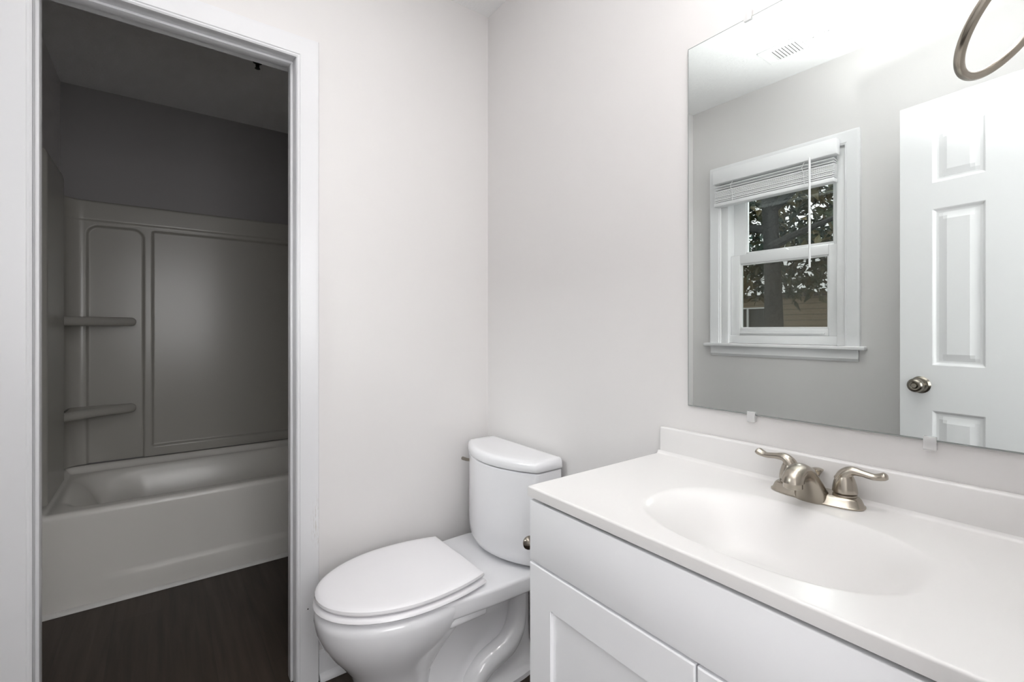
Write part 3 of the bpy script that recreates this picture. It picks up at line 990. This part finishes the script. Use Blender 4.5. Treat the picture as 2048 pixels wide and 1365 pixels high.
# apron: curved foot with a shallow recessed lower panel
row = [r[0] for r in V]
for (dy, z) in ((0.0, 0.36), (0.0, 0.30), (0.0, 0.20), (0.0, 0.128), (-0.001, 0.118), (-0.006, 0.105), (-0.008, 0.095), (-0.008, 0.05), (-0.006, 0.001)):
    nx = []
    for v in row:
        # the step in the apron runs at a slight angle and fades to the left
        k = sstep(v.co.x, -0.30, -0.05)
        nx.append(t.verts.new((v.co.x, TYF + dy * k, z)))
    for i in range(len(row) - 1): t.faces.new((row[i], row[i + 1], nx[i + 1], nx[i]))
    row = nx
bmesh.ops.recalc_face_normals(t, faces=t.faces)
if sum(f.normal.z for f in t.faces) < 0: bmesh.ops.reverse_faces(t, faces=t.faces)
merge(bm, t)
obj('tub_shell', bm, M['acrylic'], tb, angle=50)
bm = B()
prism(bm, [(TYF - 0.020, 0.001), (TYF - 0.018, 0.008), (TYF - 0.012, 0.014), (TYF - 0.009, 0.016), (TYF + 0.002, 0.018), (TYF + 0.002, 0.001)], 'x', TX0, TX1)
obj('caulk_strip', bm, M['caulk'], tb)
# surround
su = thing('tub_surround', 'glossy white moulded wall surround above the bathtub with corner shelves', 'tub surround', (0.33, 3.33, 0.435))
PX, PYB, Z0, Z1 = XW + 0.022, 3.345, 0.4365, 1.832
def back_h(x, z):
    a = -rrect_sd(x, z, -0.318, -0.072, 0.30, 1.705, 0.055)
    b = -rrect_sd(x, z, -0.043, 1.00, 0.486, 1.705, 0.015)
    h = 0.016
    if a > 0: h -= 0.016 * sstep(a, 0, 0.011)
    if b > 0: h -= 0.016 * sstep(b, 0, 0.012)
    if z > 1.72: h += 0.006 * sstep(z, 1.72, 1.732)
    h -= 0.012 * sstep(z, Z1 - 0.010, Z1)
    rc = 0.075
    d = x - PX
    if d < rc: h = max(h, 0.0) + (rc - math.sqrt(max(0, rc * rc - (rc - max(d, 0)) ** 2)))
    return h
def spaced(stops):
    out = []
    for (a, b, s_) in stops:
        k = max(1, int(round((b - a) / s_)))
        out += [a + (b - a) * i / k for i in range(k)]
    out.append(stops[-1][1])
    return out
xs = spaced([(PX, PX + 0.08, 0.0035), (PX + 0.08, -0.02, 0.004), (-0.02, 0.72, 0.02), (0.72, 0.98, 0.05), (0.98, 1.02, 0.005), (1.02, XM - 0.004, 0.03)])
zs = spaced([(Z0, 0.53, 0.004), (0.53, 1.63, 0.02), (1.63, Z1, 0.004)])
bm = B()
t, V = heightgrid(bm, xs, zs, lambda x, z: (x, PYB - back_h(x, z), z))
rowT = [r[-1] for r in V]
nx = [t.verts.new((v.co.x, YT - 0.001, v.co.z)) for v in rowT]
for i in range(len(rowT) - 1): t.faces.new((rowT[i], rowT[i + 1], nx[i + 1], nx[i]))
rowB = [r[0] for r in V]
nb = [t.verts.new((v.co.x, YT - 0.001, v.co.z)) for v in rowB]
for i in range(len(rowB) - 1): t.faces.new((rowB[i], nb[i], nb[i + 1], rowB[i + 1]))
bmesh.ops.recalc_face_normals(t, faces=t.faces)
if sum(f.normal.y * f.calc_area() for f in t.faces) > 0: bmesh.ops.reverse_faces(t, faces=t.faces)
merge(bm, t)
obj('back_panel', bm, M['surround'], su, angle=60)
def left_h(y, z):
    h = 0.0
    h += 0.030 * (1 - sstep(y, 3.05, 3.09))
    return h
def left_top(y):
    return 1.815 + 0.075 * (1 - sstep(y, 3.03, 3.16))
ys = spaced([(2.625, 2.70, 0.01), (2.70, 3.02, 0.04), (3.02, 3.17, 0.005), (3.17, 3.345, 0.02)])
vs = spaced([(0, 0.9, 0.06), (0.9, 1.0, 0.01)])
bm = B()
def lf(y, v):
    z = Z0 + (left_top(y) - Z0) * v
    edge = 0.018 * sstep(v, 0.985, 1.0) + 0.02 * (1 - sstep(y, 2.625, 2.65))
    return (max(XW + 0.001, PX + left_h(y, z) - edge), y, z)
t, V = heightgrid(bm, ys, vs, lf)
rowT = [r[-1] for r in V]
nx = [t.verts.new((XW + 0.001, v.co.y, v.co.z)) for v in rowT]
for i in range(len(rowT) - 1): t.faces.new((rowT[i], rowT[i + 1], nx[i + 1], nx[i]))
rowT = V[0]
nx = [t.verts.new((XW + 0.001, v.co.y, v.co.z)) for v in rowT]
for i in range(len(rowT) - 1): t.faces.new((rowT[i], rowT[i + 1], nx[i + 1], nx[i]))
bmesh.ops.recalc_face_normals(t, faces=t.faces)
if sum(f.normal.x * f.calc_area() for f in t.faces) < 0: bmesh.ops.reverse_faces(t, faces=t.faces)
merge(bm, t)
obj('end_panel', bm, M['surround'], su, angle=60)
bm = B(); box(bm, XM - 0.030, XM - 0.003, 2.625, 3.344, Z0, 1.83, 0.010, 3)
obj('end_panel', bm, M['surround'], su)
def shelf(z):
    bm = B()
    out = [(PX + 0.002, PYB - 0.004), (PX + 0.002, 3.075)]
    # front edge sweeps from the end panel to a rounded nose on the back panel
    a = (PX + 0.002, 3.075)
    ctrl = [(PX + 0.002, 3.075), (PX + 0.06, 3.135), (PX + 0.15, 3.205), (PX + 0.22, 3.245), (PX + 0.268, 3.272), (PX + 0.288, 3.295), (PX + 0.285, 3.32), (PX + 0.272, PYB - 0.004)]
    out += [tuple(p) for p in smooth_path(ctrl, 5)[1:]]
    prism(bm, out, 'z', z - 0.046, z, 0.021, 6)
    return obj('shelf', bm, M['surround'], su, angle=50)
shelf(1.212); shelf(0.742)

# small dark fitting at the tub room ceiling
bm = B()
lathe(bm, [(0, 0), (0.022, 0), (0.020, 0.008), (0.009, 0.012), (0.008, 0.030), (0.012, 0.036), (0, 0.040)], (0.372, 2.545, ZC - 0.0005), (0, 0, -1), 20)
obj('ceiling_fitting', bm, M['black'], label='tiny dark fitting on the tub room ceiling behind the doorway head', cat='ceiling fitting')

# ------------------------------------------------------------------ ceiling vent
ve = thing('ceiling_vent', 'white louvered air vent in the ceiling, reflected in the mirror', 'vent', (-0.158, 0.915, ZC))
vx0, vx1, vy0, vy1 = -0.236, -0.084, 0.752, 1.077
lx0, lx1 = -0.214, -0.116
bm = B()
z0 = ZC - 0.006
for (a, b, c, d) in ((vx0, lx0, vy0, vy1), (lx1, vx1, vy0, vy1), (lx0, lx1, vy0, 0.790), (lx0, lx1, 1.040, vy1), (lx0, lx1, 0.908, 0.928)):
    box(bm, a, b, c, d, z0, ZC - 0.0004, 0.0015, 1)
obj('frame', bm, M['vent'], ve)
bm = B(); box(bm, lx0, lx1, 0.79, 1.04, ZC - 0.0012, ZC - 0.0004)
obj('backing', bm, M['rubber'], ve)
def louver(y, tilt):
    bm = B()
    R_ = Matrix.Translation((0, y, ZC - 0.004)) @ Matrix.Rotation(math.radians(tilt), 4, 'X')
    box(bm, lx0, lx1, -0.0058, 0.0058, -0.0007, 0.0007, rot=R_)
    obj('louver', bm, M['vent'], ve)
for i in range(8): louver(0.936 + i * 0.0139, 12)
for i in range(8): louver(0.797 + i * 0.0146, -28)
bm = B(); box(bm, -0.152, -0.148, 0.79, 0.908, ZC - 0.0075, ZC - 0.0062)
obj('cross_bar', bm, M['vent'], ve)

# ------------------------------------------------------------------ towel ring
trg = thing('towel_ring', 'brushed nickel towel ring in the upper right, hanging out from the side wall', 'towel ring', (0.756, YF, 1.554))
RC = Vector((0.906 * 0.84, 0.103 * 0.84, 1.15 + 0.42 * 0.84)); RR = 0.0762 * 0.84
rn = Vector((math.cos(math.radians(82.4)) * math.cos(math.radians(38.7)), math.sin(math.radians(82.4)) * math.cos(math.radians(38.7)), math.sin(math.radians(38.7))))
ra = rn.cross(Vector((0, 0, 1))).normalized(); rb_ = ra.cross(rn)
bm = B()
rings = []
NT, NS = 96, 18
for i in range(NT):
    a = 2 * PI * i / NT
    rd = ra * math.cos(a) + rb_ * math.sin(a)
    c = RC + rd * RR
    rings.append([c + (rd * math.cos(2 * PI * k / NS) + rn * math.sin(2 * PI * k / NS)) * 0.0051 for k in range(NS)])
t = bmesh.new()
V = [[t.verts.new(p) for p in r] for r in rings]
for i in range(NT):
    for k in range(NS):
        t.faces.new((V[i][k], V[(i + 1) % NT][k], V[(i + 1) % NT][(k + 1) % NS], V[i][(k + 1) % NS]))
bmesh.ops.recalc_face_normals(t, faces=t.faces)
merge(bm, t)
obj('ring', bm, M['nickel'], trg, angle=80)
bm = B()
topc = RC + (rb_ if rb_.z > 0 else -rb_) * RR
lathe(bm, [(0, 0.0008), (0.025, 0.0008), (0.025, 0.006), (0.014, 0.011), (0.010, 0.020), (0.010, 0.058), (0.012, 0.062), (0.012, 0.072), (0, 0.076)], (topc.x, YF, topc.z + 0.002), (0, 1, 0), 28)
obj('mount_post', bm, M['nickel'], trg)

# ------------------------------------------------------------------ vanity light above the mirror (out of frame, it lights the room)
vl = thing('vanity_light', 'three-shade wall light above the mirror, out of the frame', 'wall light', (XM, 0.376, 2.12))
bm = B(); box(bm, XM - 0.030, XM - 0.002, 0.06, 0.54, 2.17, 2.24, 0.006, 2)
obj('back_bar', bm, M['nickel'], vl)
for y in BULB_Y:
    bm = B(); tube(bm, [(XM - 0.028, y, 2.205), (XM - 0.090, y, 2.23), (XM - 0.21, y, 2.215), (XM - 0.21, y, 2.19)], 0.007, 12)
    arm = obj('arm', bm, M['nickel'], vl)
    bm = B(); lathe(bm, [(0.022, 0), (0.030, -0.03), (0.042, -0.08), (0.052, -0.11), (0.050, -0.11), (0.040, -0.08), (0.028, -0.03), (0.020, -0.002)], (XM - 0.21, y, 2.20), n=28)
    obj('shade', bm, M['shade'], vl)
    lamp('vanity_bulb', 'POINT', (XM - 0.21, y, 2.10), VANITY_W, (1.0, 0.98, 0.96), shadow_soft_size=0.045)

# ------------------------------------------------------------------ outdoors (seen through the window by way of the mirror)
bm = B(); box(bm, -14, XW - 0.13, -8, 14, -0.66, -0.60)
obj('lawn', bm, M['grass'], kind=S, label='dark ground outside the window', cat='ground')
hs = thing('neighbor_building', 'tan lap-siding building outside, low in the window reflection', 'building', (-9.2, 3.0, -0.6))
bm = B(); box(bm, -12, -9.0, -1.5, 9.5, -0.6, 1.86)
obj('siding_wall', bm, M['siding'], hs)
bm = B(); box(bm, -12.1, -8.9, -1.6, 9.6, 1.861, 1.93)
obj('roof_edge', bm, M['roofing'], hs)
bm = B()
wy0, wy1, wz0, wz1 = 5.10, 6.5, 1.10, 1.62
for (a, b, c, d) in ((wy0, wy0 + .05, wz0, wz1), (wy1 - .05, wy1, wz0, wz1), (wy0 + .45, wy0 + .49, wz0, wz1), (wy0 + .93, wy0 + .97, wz0, wz1), (wy0, wy1, wz0 - .08, wz0), (wy0, wy1, wz1, wz1 + .03)):
    box(bm, -8.99, -8.95, a, b, c, d)
hw_ = obj('window', bm, M['blind'], hs)
bm = B(); box(bm, -8.998, -8.992, wy0, wy1, wz0, wz1)
obj('pane', bm, M['dark_glass'], hw_)
tree = thing('magnolia_tree', 'large dark leafy tree with a thick trunk outside the window', 'tree', (-3.5, 2.5, -0.6))
bm = B()
pth = smooth_path([(-3.45, 2.46, -0.6), (-3.48, 2.50, 0.2), (-3.5, 2.53, 0.9), (-3.52, 2.55, 1.6), (-3.50, 2.58, 2.6), (-3.45, 2.62, 3.6), (-3.4, 2.66, 4.8)], 6)
tube(bm, pth, [np.interp(p[2], [-0.6, 0.4, 1.0, 1.8, 3, 5], [0.30, 0.17, 0.105, 0.085, 0.082, 0.07]) for p in pth], 20)
tk_ = obj('trunk', bm, M['bark'], tree)
rnd = random.Random(7)
bm = B()
for (z0_, dy, dz, dx) in ((2.3, 1.3, 0.2, 0.2), (2.5, -1.4, 0.6, 0.4), (3.0, 1.4, 0.8, -0.3), (3.2, -1.5, 0.9, -0.4), (2.1, -1.2, 0.1, 0.9), (2.9, 0.9, 0.3, 1.0)):
    tube(bm, smooth_path([(-3.5, 2.58, z0_), (-3.5 + dx * .4, 2.58 + dy * .4, z0_ + dz * .55), (-3.5 + dx, 2.58 + dy, z0_ + dz)], 5), [0.055 - 0.004 * i for i in range(11)], 8)
obj('branch', bm, M['bark'], tree)
t = bmesh.new()
def leaf(p, d, n_, L, w_):
    d = d.normalized()
    s_ = d.cross(n_)
    if s_.length < 1e-3: return
    s_.normalize(); u_ = s_.cross(d)
    a = t.verts.new(p); b = t.verts.new(p + d * L * .4 + s_ * w_ + u_ * .012); c = t.verts.new(p + d * L - u_ * L * .18); e_ = t.verts.new(p + d * L * .4 - s_ * w_ + u_ * .012); m_ = t.verts.new(p + d * L * .45)
    t.faces.new((a, b, m_)); t.faces.new((b, c, m_)); t.faces.new((a, m_, e_)); t.faces.new((m_, c, e_))
for k in range(1150):
    cx, cy, cz = rnd.uniform(-5.0, -3.62), rnd.uniform(0.6, 4.6), 1.64 + 3.0 * rnd.random() ** 1.05
    for q in range(10):
        d = Vector((rnd.gauss(0, 1), rnd.gauss(0, 1), rnd.gauss(-.15, .8)))
        leaf(Vector((cx, cy, cz)) + Vector((rnd.gauss(0, .09), rnd.gauss(0, .09), rnd.gauss(0, .09))), d, Vector((rnd.gauss(0, .5), rnd.gauss(0, .5), 1)), rnd.uniform(.11, .19), rnd.uniform(.025, .04))
bm = B(); merge(bm, t)
obj('foliage', bm, M['leaf'], tree, smooth=False)
